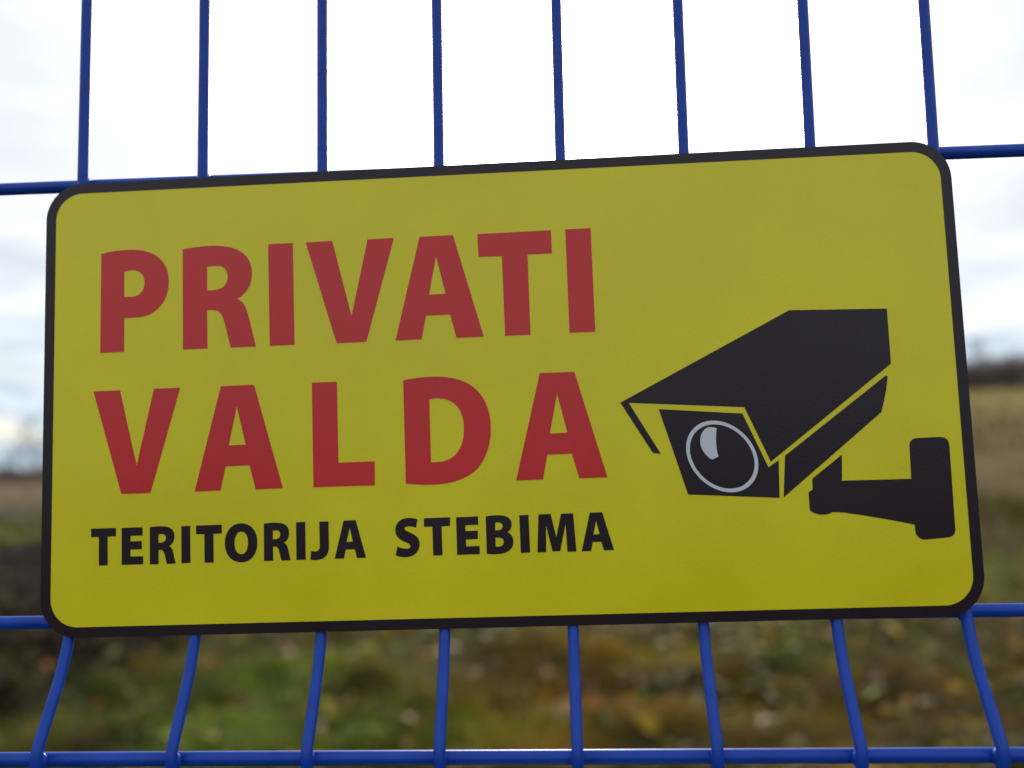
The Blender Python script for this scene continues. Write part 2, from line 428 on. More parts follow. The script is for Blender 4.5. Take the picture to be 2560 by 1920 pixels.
  [(-111.25,-57.37),(-110.54,-57.48),(-109.93,-57.77),(-109.42,-58.2),(-109,-58.78),(-108.68,-59.48),(-108.45,-60.28),(-108.31,-61.19),(-108.27,-62.16),(-108.32,-63.21),(-108.47,-64.16),(-108.7,-64.99),(-109.03,-65.69),(-109.45,-66.26),(-109.96,-66.67),(-110.56,-66.92),(-111.24,-66.99),(-111.93,-66.87),(-112.53,-66.58),(-113.04,-66.13),(-113.47,-65.54),(-113.8,-64.83),(-114.03,-64.02),(-114.18,-63.12),(-114.22,-62.15),(-114.16,-61.12),(-114,-60.19),(-113.75,-59.37),(-113.4,-58.67),(-112.97,-58.11),(-112.46,-57.69),(-111.89,-57.44)],
 ]),
 ('letter', 'black letter R after the O', 'black', [
  [(-101.27,-54.26),(-100.5,-54.17),(-99.74,-54.09),(-99,-54.03),(-98.26,-53.99),(-97.54,-53.96),(-96.83,-53.96),(-96.12,-53.97),(-95.43,-54),(-94.22,-54.13),(-93.17,-54.39),(-92.28,-54.78),(-91.55,-55.3),(-90.98,-55.94),(-90.58,-56.71),(-90.34,-57.59),(-90.26,-58.59),(-90.31,-59.3),(-90.45,-59.97),(-90.66,-60.59),(-90.93,-61.15),(-91.28,-61.65),(-91.68,-62.07),(-92.13,-62.42),(-92.63,-62.67),(-92.32,-62.82),(-92.04,-63),(-91.79,-63.2),(-91.58,-63.43),(-91.39,-63.69),(-91.23,-63.96),(-91.1,-64.25),(-90.99,-64.55),(-90.83,-65.15),(-90.67,-65.83),(-90.51,-66.56),(-90.35,-67.32),(-90.2,-68.09),(-90.04,-68.84),(-89.88,-69.54),(-89.72,-70.18),(-93.7,-70.23),(-93.82,-69.72),(-93.96,-69.13),(-94.11,-68.48),(-94.26,-67.8),(-94.42,-67.13),(-94.57,-66.5),(-94.72,-65.93),(-94.87,-65.46),(-95,-65.12),(-95.16,-64.84),(-95.34,-64.62),(-95.54,-64.44),(-95.77,-64.31),(-96.03,-64.22),(-96.31,-64.18),(-96.63,-64.17),(-97.35,-64.2),(-97.29,-70.18),(-101.28,-70.23)],
  [(-97.35,-57.46),(-97.14,-57.41),(-96.93,-57.37),(-96.72,-57.34),(-96.52,-57.31),(-96.31,-57.3),(-96.1,-57.29),(-95.89,-57.29),(-95.68,-57.29),(-95.33,-57.35),(-95.01,-57.46),(-94.74,-57.62),(-94.51,-57.83),(-94.33,-58.08),(-94.2,-58.37),(-94.12,-58.7),(-94.09,-59.07),(-94.14,-59.49),(-94.27,-59.88),(-94.48,-60.21),(-94.76,-60.5),(-95.1,-60.73),(-95.51,-60.9),(-95.98,-61.01),(-96.49,-61.05),(-97.38,-61.02)],
 ]),
 ('letter', 'black letter I beside the J', 'black', [
  [(-87.17,-54.09),(-83.18,-54.04),(-83.15,-70.09),(-87.13,-70.14)],
 ]),
 ('letter', 'black letter J', 'black', [
  [(-76.99,-54.12),(-73.02,-54.08),(-72.95,-64.64),(-73.07,-66.12),(-73.4,-67.36),(-73.91,-68.37),(-74.6,-69.16),(-75.45,-69.74),(-76.44,-70.14),(-77.56,-70.37),(-78.81,-70.43),(-79.15,-70.41),(-79.47,-70.39),(-79.77,-70.36),(-80.07,-70.32),(-80.34,-70.27),(-80.61,-70.22),(-80.87,-70.16),(-81.12,-70.09),(-80.63,-66.51),(-80.46,-66.57),(-80.28,-66.62),(-80.09,-66.67),(-79.9,-66.7),(-79.7,-66.73),(-79.5,-66.75),(-79.3,-66.76),(-79.09,-66.77),(-78.59,-66.74),(-78.15,-66.64),(-77.78,-66.46),(-77.47,-66.21),(-77.23,-65.87),(-77.06,-65.44),(-76.95,-64.9),(-76.91,-64.25)],
 ]),
 ('letter', 'black letter A after the J', 'black', [
  [(-66.4,-54.01),(-61.17,-53.95),(-56.95,-70.02),(-60.84,-70.07),(-61.71,-66.3),(-65.66,-66.35),(-66.49,-70.07),(-70.55,-70.12)],
  [(-63.8,-57.11),(-62.53,-63.06),(-65.28,-63.14)],
 ]),
 ('letter', 'black letter S', 'black', [
  [(-34.36,-54.44),(-34.87,-54.27),(-35.38,-54.13),(-35.89,-54),(-36.4,-53.9),(-36.91,-53.82),(-37.42,-53.77),(-37.94,-53.73),(-38.45,-53.73),(-39.66,-53.81),(-40.75,-54.08),(-41.71,-54.52),(-42.51,-55.11),(-43.17,-55.84),(-43.65,-56.68),(-43.96,-57.63),(-44.08,-58.66),(-44.02,-59.61),(-43.8,-60.46),(-43.44,-61.21),(-42.96,-61.88),(-42.36,-62.46),(-41.66,-62.98),(-40.89,-63.42),(-40.04,-63.82),(-39.43,-64.09),(-38.93,-64.35),(-38.53,-64.59),(-38.22,-64.83),(-37.99,-65.07),(-37.84,-65.31),(-37.76,-65.55),(-37.74,-65.81),(-37.78,-66.05),(-37.87,-66.25),(-38.02,-66.41),(-38.23,-66.54),(-38.49,-66.63),(-38.8,-66.69),(-39.16,-66.72),(-39.56,-66.72),(-40.07,-66.69),(-40.57,-66.62),(-41.06,-66.53),(-41.54,-66.41),(-42.01,-66.26),(-42.46,-66.09),(-42.89,-65.91),(-43.31,-65.7),(-44.15,-69.37),(-43.72,-69.57),(-43.26,-69.75),(-42.76,-69.91),(-42.23,-70.04),(-41.66,-70.15),(-41.07,-70.22),(-40.45,-70.27),(-39.81,-70.29),(-38.49,-70.17),(-37.31,-69.87),(-36.28,-69.39),(-35.41,-68.76),(-34.72,-67.99),(-34.2,-67.09),(-33.87,-66.08),(-33.74,-64.96),(-33.79,-64.1),(-33.97,-63.32),(-34.28,-62.61),(-34.72,-61.97),(-35.29,-61.39),(-35.99,-60.86),(-36.82,-60.37),(-37.77,-59.92),(-38.38,-59.63),(-38.89,-59.38),(-39.29,-59.15),(-39.6,-58.94),(-39.82,-58.75),(-39.98,-58.57),(-40.06,-58.4),(-40.08,-58.24),(-40.05,-58.02),(-39.97,-57.82),(-39.83,-57.66),(-39.63,-57.52),(-39.38,-57.42),(-39.07,-57.34),(-38.69,-57.3),(-38.26,-57.28),(-37.85,-57.3),(-37.44,-57.34),(-37.04,-57.4),(-36.64,-57.48),(-36.25,-57.58),(-35.88,-57.69),(-35.51,-57.82),(-35.16,-57.96)],
 ]),
 ('letter', 'black letter T after the S', 'black', [
  [(-31.68,-54.09),(-20.39,-53.95),(-20.38,-57.6),(-24.09,-57.75),(-24.03,-69.88),(-27.99,-69.93),(-28.06,-57.74),(-31.71,-57.69)],
 ]),
 ('letter', 'black letter E beside the B', 'black', [
  [(-17.78,-54.09),(-8.32,-53.94),(-8.38,-57.48),(-13.91,-57.58),(-13.93,-60.04),(-8.62,-59.98),(-8.67,-63.5),(-13.82,-63.62),(-13.79,-66.5),(-8.05,-66.45),(-8.05,-69.9),(-17.74,-69.95)],
 ]),
 ('letter', 'black letter B', 'black', [
  [(-5.08,-54.1),(-4.32,-53.99),(-3.59,-53.9),(-2.86,-53.83),(-2.14,-53.78),(-1.43,-53.74),(-0.74,-53.73),(-0.05,-53.72),(0.63,-53.74),(1.9,-53.86),(2.99,-54.11),(3.91,-54.47),(4.65,-54.93),(5.22,-55.5),(5.62,-56.15),(5.85,-56.88),(5.9,-57.69),(5.85,-58.27),(5.74,-58.81),(5.56,-59.31),(5.33,-59.75),(5.05,-60.15),(4.71,-60.49),(4.33,-60.77),(3.9,-60.99),(4.5,-61.29),(5.02,-61.66),(5.46,-62.1),(5.82,-62.6),(6.09,-63.16),(6.28,-63.78),(6.39,-64.45),(6.41,-65.16),(6.25,-66.26),(5.87,-67.23),(5.28,-68.07),(4.48,-68.78),(3.48,-69.34),(2.3,-69.76),(0.93,-70.02),(-0.61,-70.12),(-1.16,-70.13),(-1.71,-70.13),(-2.26,-70.12),(-2.82,-70.1),(-3.39,-70.06),(-3.95,-70.01),(-4.51,-69.95),(-5.08,-69.88)],
  [(-1.1,-56.84),(-0.93,-56.81),(-0.76,-56.79),(-0.59,-56.77),(-0.42,-56.77),(-0.25,-56.76),(-0.08,-56.76),(0.09,-56.77),(0.26,-56.77),(0.68,-56.83),(1.04,-56.93),(1.35,-57.08),(1.61,-57.27),(1.8,-57.51),(1.94,-57.78),(2.02,-58.09),(2.04,-58.43),(1.99,-58.8),(1.87,-59.13),(1.68,-59.41),(1.43,-59.64),(1.12,-59.83),(0.76,-59.96),(0.34,-60.04),(-0.12,-60.07),(-1.2,-60.04)],
  [(-1.19,-63.13),(-0,-63.17),(0.53,-63.21),(1,-63.31),(1.4,-63.47),(1.73,-63.68),(1.99,-63.95),(2.18,-64.26),(2.28,-64.63),(2.31,-65.04),(2.25,-65.52),(2.11,-65.93),(1.89,-66.26),(1.6,-66.53),(1.25,-66.74),(0.84,-66.88),(0.38,-66.96),(-0.13,-66.99),(-1.2,-66.91)],
 ]),
 ('letter', 'black letter I beside the M', 'black', [
  [(9.27,-54.05),(13.21,-54.01),(13.35,-69.82),(9.42,-69.92)],
 ]),
 ('letter', 'black letter M', 'black', [
  [(17.47,-53.93),(22.65,-53.87),(24.69,-63.73),(27.06,-53.9),(32.21,-53.9),(32.96,-69.95),(29.16,-69.95),(28.82,-58.17),(26.13,-69.6),(22.86,-69.61),(20.53,-58.66),(20.17,-69.85),(16.46,-69.91)],
 ]),
 ('letter', 'black letter A, last in the bottom line', 'black', [
  [(39.24,-53.85),(44.49,-53.85),(48.81,-69.77),(44.6,-69.86),(43.59,-66.19),(39.95,-66.24),(39.16,-69.92),(35.2,-69.96)],
  [(41.77,-57.33),(43.03,-62.89),(40.41,-63.08)],
 ]),
 ('pictogram_hood', 'black printed hood of the camera symbol', 'black', [
  [(54.24,-7.62),(127.86,29.34),(168.83,28.28),(168.86,4.7),(116.29,-34.91),(106.58,-11.46),(57.82,-7.81),(70.4,-30.08),(67.03,-29.51)],
 ]),
 ('pictogram_front', 'black printed front of the camera symbol', 'black', [
  [(70.43,-10.98),(105.58,-14.15),(115.15,-37.24),(119.56,-34.35),(118.98,-50.14),(81.01,-47.53)],
 ]),
 ('pictogram_side', 'black printed side bar of the camera symbol', 'black', [
  [(122.34,-32.58),(166.04,-0.49),(166.34,-0.37),(166.58,-0.31),(166.76,-0.33),(166.9,-0.41),(166.99,-0.57),(167.03,-0.8),(167.02,-1.11),(166.97,-1.5),(166.7,-3.12),(166.37,-4.81),(165.99,-6.56),(165.55,-8.35),(165.07,-10.17),(164.55,-12.01),(163.99,-13.86),(163.4,-15.7),(120.71,-50.02)],
 ]),
 ('pictogram_bracket', 'black printed wall bracket of the camera symbol', 'black', [
  [(133.03,-42.6),(145.88,-32.96),(145.18,-43.82),(173.73,-43.96),(173.93,-30.76),(173.99,-29.93),(174.17,-29.2),(174.44,-28.57),(174.82,-28.04),(175.29,-27.62),(175.86,-27.32),(176.52,-27.14),(177.27,-27.08),(186.75,-26.94),(187.56,-27.01),(188.27,-27.2),(188.88,-27.51),(189.38,-27.93),(189.77,-28.46),(190.06,-29.1),(190.22,-29.83),(190.28,-30.66),(189.99,-65.24),(189.91,-65.98),(189.72,-66.61),(189.44,-67.15),(189.07,-67.6),(188.62,-67.95),(188.08,-68.23),(187.46,-68.44),(186.76,-68.57),(177.67,-69.18),(176.76,-69.11),(175.96,-68.88),(175.27,-68.52),(174.71,-68.04),(174.27,-67.47),(173.95,-66.83),(173.77,-66.13),(173.72,-65.41),(173.65,-62.92),(169.63,-61.98),(165.73,-61.1),(161.94,-60.28),(158.26,-59.52),(154.7,-58.81),(151.26,-58.17),(147.93,-57.58),(144.72,-57.04),(144.11,-56.97),(143.5,-56.91),(142.9,-56.87),(142.32,-56.84),(141.74,-56.82),(141.19,-56.81),(140.65,-56.82),(140.15,-56.84),(139.6,-57.15),(139.02,-57.38),(138.42,-57.55),(137.8,-57.65),(137.18,-57.7),(136.58,-57.7),(136.02,-57.67),(135.5,-57.62),(134.66,-57.46),(133.87,-57.25),(133.13,-56.98),(132.48,-56.68),(131.93,-56.34),(131.51,-55.98),(131.23,-55.61),(131.13,-55.24),(131.09,-48.12),(132.9,-47.18)],
 ]),
 ('lens_ring', 'grey printed ring of the camera lens', 'grey', [
  [(110.96,-36.26),(110.77,-37.87),(110.4,-39.4),(109.85,-40.84),(109.13,-42.17),(108.24,-43.37),(107.2,-44.43),(106.02,-45.33),(104.72,-46.06),(103.31,-46.62),(101.8,-47),(100.24,-47.19),(98.61,-47.19),(96.95,-47),(95.28,-46.62),(93.63,-46.07),(91.99,-45.33),(90.41,-44.42),(88.9,-43.36),(87.48,-42.16),(86.17,-40.83),(84.98,-39.38),(83.92,-37.84),(83.02,-36.23),(82.28,-34.56),(81.72,-32.86),(81.34,-31.15),(81.14,-29.44),(81.13,-27.77),(81.31,-26.14),(81.68,-24.6),(82.23,-23.14),(82.95,-21.8),(83.84,-20.59),(84.88,-19.52),(86.07,-18.61),(87.39,-17.86),(88.81,-17.3),(90.33,-16.92),(91.91,-16.73),(93.55,-16.74),(95.23,-16.94),(96.91,-17.33),(98.57,-17.9),(100.21,-18.65),(101.8,-19.57),(103.31,-20.65),(104.72,-21.87),(106.03,-23.22),(107.22,-24.67),(108.26,-26.22),(109.14,-27.84),(109.87,-29.51),(110.41,-31.2),(110.78,-32.91),(110.97,-34.6)],
  [(109.43,-35.82),(109.26,-37.26),(108.92,-38.63),(108.43,-39.93),(107.78,-41.11),(106.98,-42.19),(106.05,-43.13),(104.99,-43.95),(103.83,-44.6),(102.57,-45.11),(101.22,-45.45),(99.81,-45.61),(98.35,-45.61),(96.86,-45.44),(95.37,-45.11),(93.88,-44.6),(92.42,-43.94),(91,-43.13),(89.65,-42.18),(88.37,-41.1),(87.19,-39.91),(86.13,-38.61),(85.18,-37.24),(84.38,-35.79),(83.72,-34.29),(83.21,-32.77),(82.87,-31.24),(82.69,-29.71),(82.68,-28.21),(82.84,-26.77),(83.18,-25.38),(83.67,-24.07),(84.32,-22.88),(85.11,-21.79),(86.05,-20.83),(87.11,-20.01),(88.29,-19.35),(89.56,-18.84),(90.92,-18.5),(92.35,-18.34),(93.81,-18.34),(95.31,-18.52),(96.82,-18.87),(98.32,-19.38),(99.79,-20.06),(101.2,-20.88),(102.56,-21.84),(103.83,-22.93),(105,-24.14),(106.06,-25.44),(107,-26.82),(107.79,-28.28),(108.44,-29.77),(108.93,-31.29),(109.26,-32.81),(109.43,-34.34)],
 ]),
 ('lens_glint', 'grey printed glint in the camera lens', 'grey', [
  [(94.45,-20.01),(93.89,-19.83),(93.35,-19.69),(92.83,-19.57),(92.34,-19.49),(91.87,-19.44),(91.44,-19.43),(91.05,-19.46),(90.7,-19.54),(89.98,-19.87),(89.32,-20.35),(88.74,-20.97),(88.24,-21.69),(87.82,-22.51),(87.5,-23.39),(87.29,-24.31),(87.18,-25.26),(87.28,-26.6),(87.55,-27.83),(87.97,-28.97),(88.52,-30),(89.18,-30.94),(89.95,-31.78),(90.8,-32.53),(91.71,-33.18),(94.46,-32.09),(94.19,-30.57),(93.99,-29.07),(93.88,-27.56),(93.84,-26.06),(93.88,-24.55),(94,-23.04),(94.19,-21.53)],
 ]),
]


# ---------------------------------------------------------------- blue mesh fence
VR, HR = 0.0024, 0.0029             # wire radii
PITCH, X0 = 0.0544, -0.1862
Y_V, DEPTH = 0.0057, -0.0264        # plane of the upright wires; how far a fold comes forward
Z_TOP, Z_BOT = 1.78, 0.06
FOLDS = [1.1015, 1.6015, 0.6015]    # apex heights
fence = empty('wire_fence', (0, Y_V, 0), 'blue powder coated wire mesh fence with forward folds, behind the yellow sign', 'fence')


def rounded(zc):
    """fold profile, top to bottom, with bent rather than sharp corners"""
    pts = [(zc + 0.044, 0.0), (zc, DEPTH), (zc - 0.044, 0.0)]
    pts = [(zc + 0.085, 0.0)] + pts + [(zc - 0.085, 0.0)]
    out = []
    for i in range(1, 4):
        a, b_, c = (np.array(pts[i + k]) for k in (-1, 0, 1))
        cut = 0.021 if i != 2 else 0.008
        p0 = b_ + (a - b_) / np.linalg.norm(a - b_) * cut
        p2 = b_ + (c - b_) / np.linalg.norm(c - b_) * cut
        for tt in np.linspace(0, 1, 6):
            out.append((1 - tt) ** 2 * p0 + 2 * tt * (1 - tt) * b_ + tt * tt * p2)
    return out


prof = [(Z_TOP, 0.0)]
for f_ in sorted(FOLDS, reverse=True):
    prof += rounded(f_)
prof.append((Z_BOT, 0.0))
v_, f_ = tube([(0, y, z) for z, y in prof], VR, 12)
BARS = [(1.351, 0), (1.152, 0), (1.1005, DEPTH + 0.0035), (1.051, 0), (0.852, 0), (0.652, 0), (0.6005, DEPTH + 0.0035), (0.551, 0),
        (0.352, 0), (0.152, 0), (1.552, 0), (1.6005, DEPTH + 0.0035), (1.651, 0)]
for bz, by in BARS:                 # weld with pooled coating where the bars cross
    bm = bmesh.new()
    bmesh.ops.create_uvsphere(bm, u_segments=10, v_segments=6, radius=1.0)
    o_ = len(v_)
    v_ += [Vector((q.co.x * 0.0029, by + VR * 0.7 + q.co.y * 0.0030, bz + q.co.z * 0.0038)) for q in bm.verts]
    f_ += [tuple(o_ + q.index for q in fc.verts) for fc in bm.faces]
    bm.free()
wire_me = mesh_from('vertical_wire', v_, f_, True)
wire_me.materials.append(M_WIRE)
wk = range(-18, 26)
for n, k in enumerate(wk):
    w = new_obj('vertical_wire', wire_me, fence)
    w.location = (X0 + PITCH * k + random.uniform(-0.0004, 0.0004), 0, 0)
    w.rotation_euler = (random.uniform(-0.001, 0.001), random.uniform(-0.0012, 0.0012), 0)
xa, xb = X0 + PITCH * wk[0] - 0.03, X0 + PITCH * wk[-1] + 0.03
bar_v, bar_f = tube([(xa, 0, 0), (-0.4, 0, 0), (0.4, 0, 0), (xb, 0, 0)], HR, 14)
bar_me = mesh_from('horizontal_wire', bar_v, bar_f, True)
bar_me.materials.append(M_WIRE)
for z, y in BARS:
    w = new_obj('horizontal_wire', bar_me, fence)
    w.location = (0, y + VR + HR - 0.0003, z)
for x in (xa - 0.02, xb + 0.02):
    bm = bmesh.new()
    bmesh.ops.create_cube(bm, size=1.0)
    bmesh.ops.scale(bm, vec=(0.04, 0.06, 1.86), verts=bm.verts)
    bmesh.ops.bevel(bm, geom=bm.edges[:], offset=0.004, segments=2, affect='EDGES')
    me = bpy.data.meshes.new('post'); bm.to_mesh(me); bm.free()
    w = new_obj('post', me, fence, M_WIRE)
    w.location = (x, 0.045, 0.90)

# ---------------------------------------------------------------- the sign
SW, SH, TH = 0.400, 0.201, 0.003
sign = empty('warning_sign', (0, 0, SIGN_Z), 'yellow rectangular warning sign with black border reading PRIVATI VALDA, on the blue fence', 'sign',
             rot=(0, -math.radians(0.7), 0))


def rrect(w, h, r, seg=12):
    pts = []
    for cx, cy, a0 in ((w / 2 - r, h / 2 - r, 0), (-w / 2 + r, h / 2 - r, 90), (-w / 2 + r, -h / 2 + r, 180), (w / 2 - r, -h / 2 + r, 270)):
        for i in range(seg + 1):
            a = math.radians(a0 + 90 * i / seg)
            pts.append((cx + r * math.cos(a), cy + r * math.sin(a)))
    return pts


def sheet(name, loops, y_front, y_back):
    """flat printed or cut sheet: front face, back face and side walls; loops[0] outline, others holes (metres, sign plane)"""
    polys = [[Vector((x, z, 0)) for x, z in lp] for lp in loops]
    flatp = [q for lp in polys for q in lp]
    n = len(flatp)
    verts = [(q.x, y_front, q.y) for q in flatp] + [(q.x, y_back, q.y) for q in flatp]
    faces = []
    for tri in tessellate_polygon(polys):
        a, b_, c = tri
        nrm = (flatp[b_] - flatp[a]).cross(flatp[c] - flatp[a]).z
        if abs(nrm) < 1e-14:
            continue
        if nrm < 0:
            a, b_, c = c, b_, a
        faces.append((a, b_, c))                 # seen from -Y
        faces.append((c + n, b_ + n, a + n))
    o = 0
    for lp in polys:
        m = len(lp)
        for i in range(m):
            a, b_ = o + i, o + (i + 1) % m
            faces.append((a, a + n, b_ + n, b_))
        o += m
    me = mesh_from(name, verts, faces)
    bm = bmesh.new(); bm.from_mesh(me)
    bmesh.ops.recalc_face_normals(bm, faces=bm.faces)
    bm.to_mesh(me); bm.free()
    return me


new_obj('plate', sheet('plate', [rrect(SW, SH, 0.0165)], 0.0, TH), sign, M_YELLOW)
o = new_obj('border', sheet('border', [rrect(SW + 0.0003, SH + 0.0003, 0.0165), rrect(SW - 0.0086, SH - 0.0086, 0.0122)], -0.0001, TH + 0.0001), sign, M_BLACK)
o['label'] = 'black printed border round the sign'
for name, label, mat, loops in PRINTS:
    y = -0.00022 if mat == 'grey' else -0.00012
    me = sheet(name, [[(a / 1000, c / 1000) for a, c in lp] for lp in loops], y, 0.0002)
    o = new_obj(name, me, sign, PRINT_MATS[mat])
    o['label'] = label


# ---------------------------------------------------------------- ground cover (uncountable)
def spread(n, r0, r1, half_az, az0=-2.8, power=1.6):
    u = rng.random(n)
    k = 1 - power
    r = (r0 ** k + u * (r1 ** k - r0 ** k)) ** (1 / k)
    a = np.radians(az0 + (rng.random(n) * 2 - 1) * half_az)
    return r * np.sin(a), r * np.cos(a)


def pick(pal, w, n):
    pal = np.array(pal)
    c = pal[rng.choice(len(pal), n, p=np.array(w) / sum(w))]
    return c * np.array([1.0, 0.97, 0.45]) * rng.uniform(0.7, 1.3, (n, 1)) * rng.uniform(0.92, 1.08, (n, 3))


def blades(x, y, hgt, per, width, tint, lean=0.9):
    """tufts: each blade a bent strip of two quads ending narrow"""
    n = len(x)
    bx = np.repeat(x, per) + rng.normal(0, 0.035, n * per); by = np.repeat(y, per) + rng.normal(0, 0.035, n * per)
    h = np.repeat(hgt, per) * rng.uniform(0.5, 1.2, n * per)
    z = height(bx, by) - 0.01
    a = rng.random(n * per) * 2 * np.pi
    ln = rng.uniform(0.15, lean, n * per) * h
    dx, dy = np.cos(a), np.sin(a)
    w = width * rng.uniform(0.6, 1.3, n * per)
    sx, sy = -dy * w / 2, dx * w / 2
    P0 = np.c_[bx, by, z]; P1 = np.c_[bx + dx * ln * 0.35, by + dy * ln * 0.35, z + h * 0.62]; P2 = np.c_[bx + dx * ln, by + dy * ln, z + h * np.where(ln > h * 0.6, 0.8, 1.0)]
    S = np.c_[sx, sy, np.zeros_like(sx)]
    V = np.stack([P0 - S, P0 + S, P1 + S * 0.9, P1 - S * 0.9, P2 + S * 0.25, P2 - S * 0.25], 1).reshape(-1, 3)
    base = np.arange(n * per)[:, None] * 6
    F = np.concatenate([base + np.array([0, 1, 2, 3]), base + np.array([3, 2, 4, 5])])
    T = np.repeat(np.repeat(tint, per, 0) * rng.uniform(0.75, 1.25, (n * per, 1)), 6, 0)
    return V, F, T


def leaves(x, y, z, size, tint, tilt=0.6, az=None):
    """single broad leaves: a folded lozenge of four triangles written as two quads"""
    n = len(x)
    a = rng.random(n) * 2 * np.pi if az is None else az
    e = rng.uniform(-0.1, tilt, n)
    d = np.c_[np.cos(a) * np.cos(e), np.sin(a) * np.cos(e), np.sin(e)]
    s = np.c_[-np.sin(a), np.cos(a), rng.normal(0, 0.25, n)]
    up = np.c_[-np.cos(a) * np.sin(e), -np.sin(a) * np.sin(e), np.cos(e)]
    L_ = size[:, None]; W = L_ * rng.uniform(0.28, 0.45, n)[:, None]
    P = np.c_[x, y, z]
    tip = P + d * L_ - up * L_ * rng.uniform(0, 0.3, n)[:, None]
    mid = P + d * L_ * 0.45
    V = np.stack([P, mid + s * W + up * W * 0.3, tip, mid - s * W + up * W * 0.3, mid + d * L_ * 0.28], 1).reshape(-1, 3)
    base = np.arange(n)[:, None] * 5
    F = np.concatenate([base + np.array([0, 4, 2, 1]), base + np.array([0, 3, 2, 4])])
    return V, F, np.repeat(tint, 5, 0)


def mottle(x, y, tint, seed, k=0.95):
    """plants of one patch share their vigour and colour"""
    a = fbm(x, y, 2.2, seed, 3)[:, None]; b_ = fbm(x, y, 1.1, seed + 5, 3)[:, None]
    return tint * (1 + k * (a - 0.5) * 3.0).clip(0.3, 2.2) * (1 + (b_ - 0.5) * np.array([[1.2, -0.5, -0.6]]))


def cover_obj(name, label, parts, mat):
    V, F, T, o_ = [], [], [], 0
    for v, f, tt in parts:
        V.append(v); F.append(f + o_); T.append(tt); o_ += len(v)
    ob = new_obj(name, soup(name, np.concatenate(V), np.concatenate(F), np.concatenate(T)), None, mat)
    ob['kind'] = 'stuff'; ob['label'] = label; ob['category'] = name.replace('_', ' ')
    return ob


def keep(x, y, dens, s_out=True, thr=0.0):
    m = rng.random(len(x)) < dens
    if s_out:
        m &= rng.random(len(x)) > soil_mask(x, y) * 0.985
    return x[m], y[m]


# grass tufts, thick on the left of the near ground, thinner and browner to the right
x, y = spread(26000, 2.2, 16, 47)
patch = fbm(x, y, 1.5, 21)
x, y = keep(x, y, sstep(0.36, 0.54, patch) * np.maximum(0.25 + 0.75 * sstep(2.6, 0.2, x), sstep(1.3, 0.5, np.hypot(x - 4.1, (y - 8.1) * 0.7))))
green = pick([(0.150, 0.150, 0.024), (0.185, 0.165, 0.030), (0.165, 0.130, 0.045), (0.080, 0.092, 0.018)], [4, 4, 3, 2], len(x))
parts = [blades(x, y, rng.uniform(0.05, 0.14, len(x)), 9, 0.006, mottle(x, y, green, 61))]
x, y = spread(9000, 12, 60, 50, power=1.3)
x, y = keep(x, y, sstep(0.42, 0.6, fbm(x, y, 0.35, 23)))
parts.append(blades(x, y, rng.uniform(0.08, 0.28, len(x)), 7, 0.03, pick([(0.10, 0.10, 0.03), (0.15, 0.12, 0.05), (0.09, 0.07, 0.035)], [3, 3, 3], len(x))))
cover_obj('grass', 'patchy yellow green grass growing over the near ground', parts, M_LEAF)

x, y = spread(17000, 2.2, 18, 47)
x, y = keep(x, y, sstep(0.40, 0.60, fbm(x, y, 1.2, 31)) * (0.30 + 0.70 * sstep(-1.2, 1.2, x)))
parts = [blades(x, y, rng.uniform(0.04, 0.14, len(x)), 8, 0.006, mottle(x, y, pick([(0.13, 0.10, 0.05), (0.09, 0.062, 0.034), (0.17, 0.135, 0.07), (0.055, 0.04, 0.022)], [3, 4, 1, 4], len(x)), 71), 1.6)]
cover_obj('dry_grass', 'brown withered grass lying over the ground, mostly to the right', parts, M_LEAF)

x, y = spread(7000, 2.2, 14, 47)
x, y = keep(x, y, sstep(0.45, 0.62, fbm(x, y, 1.0, 41)))
n = len(x)
xr, yr = np.repeat(x, 7), np.repeat(y, 7)
parts = [leaves(xr, yr, height(xr, yr) + rng.uniform(0.0, 0.04, n * 7), rng.uniform(0.03, 0.085, n * 7),
                np.repeat(pick([(0.070, 0.105, 0.022), (0.115, 0.125, 0.030), (0.110, 0.085, 0.030), (0.150, 0.120, 0.035)], [4, 3, 2, 1], n), 7, 0), 0.9)]
cover_obj('weeds', 'low broad leaved weeds among the grass', parts, M_LEAF)

xa_, ya_ = spread(4200, 2.2, 12, 47)
xb_, yb_ = spread(3800, 5.2, 10, 40, power=1.2)
x, y = np.r_[xa_, xb_], np.r_[ya_, yb_]
x, y = keep(x, y, 0.35 + 0.65 * sstep(0.5, 0.65, fbm(x, y, 0.8, 51)), False)
m = rng.random(len(x)) > soil_mask(x, y) * 0.95
x, y = x[m], y[m]
n = len(x)
parts = [leaves(x, y, height(x, y) + rng.uniform(0.02, 0.10, n), 0.03 + rng.gamma(2.0, 0.016, n),
                pick([(0.36, 0.14, 0.045), (0.42, 0.29, 0.05), (0.24, 0.18, 0.12), (0.15, 0.07, 0.03), (0.34, 0.30, 0.36), (0.20, 0.27, 0.04)], [4, 4, 3, 6, 0.5, 4], n), 0.7)]
cover_obj('fallen_leaves', 'orange, ochre and tan autumn leaves strewn over the grass', parts, M_LEAF)

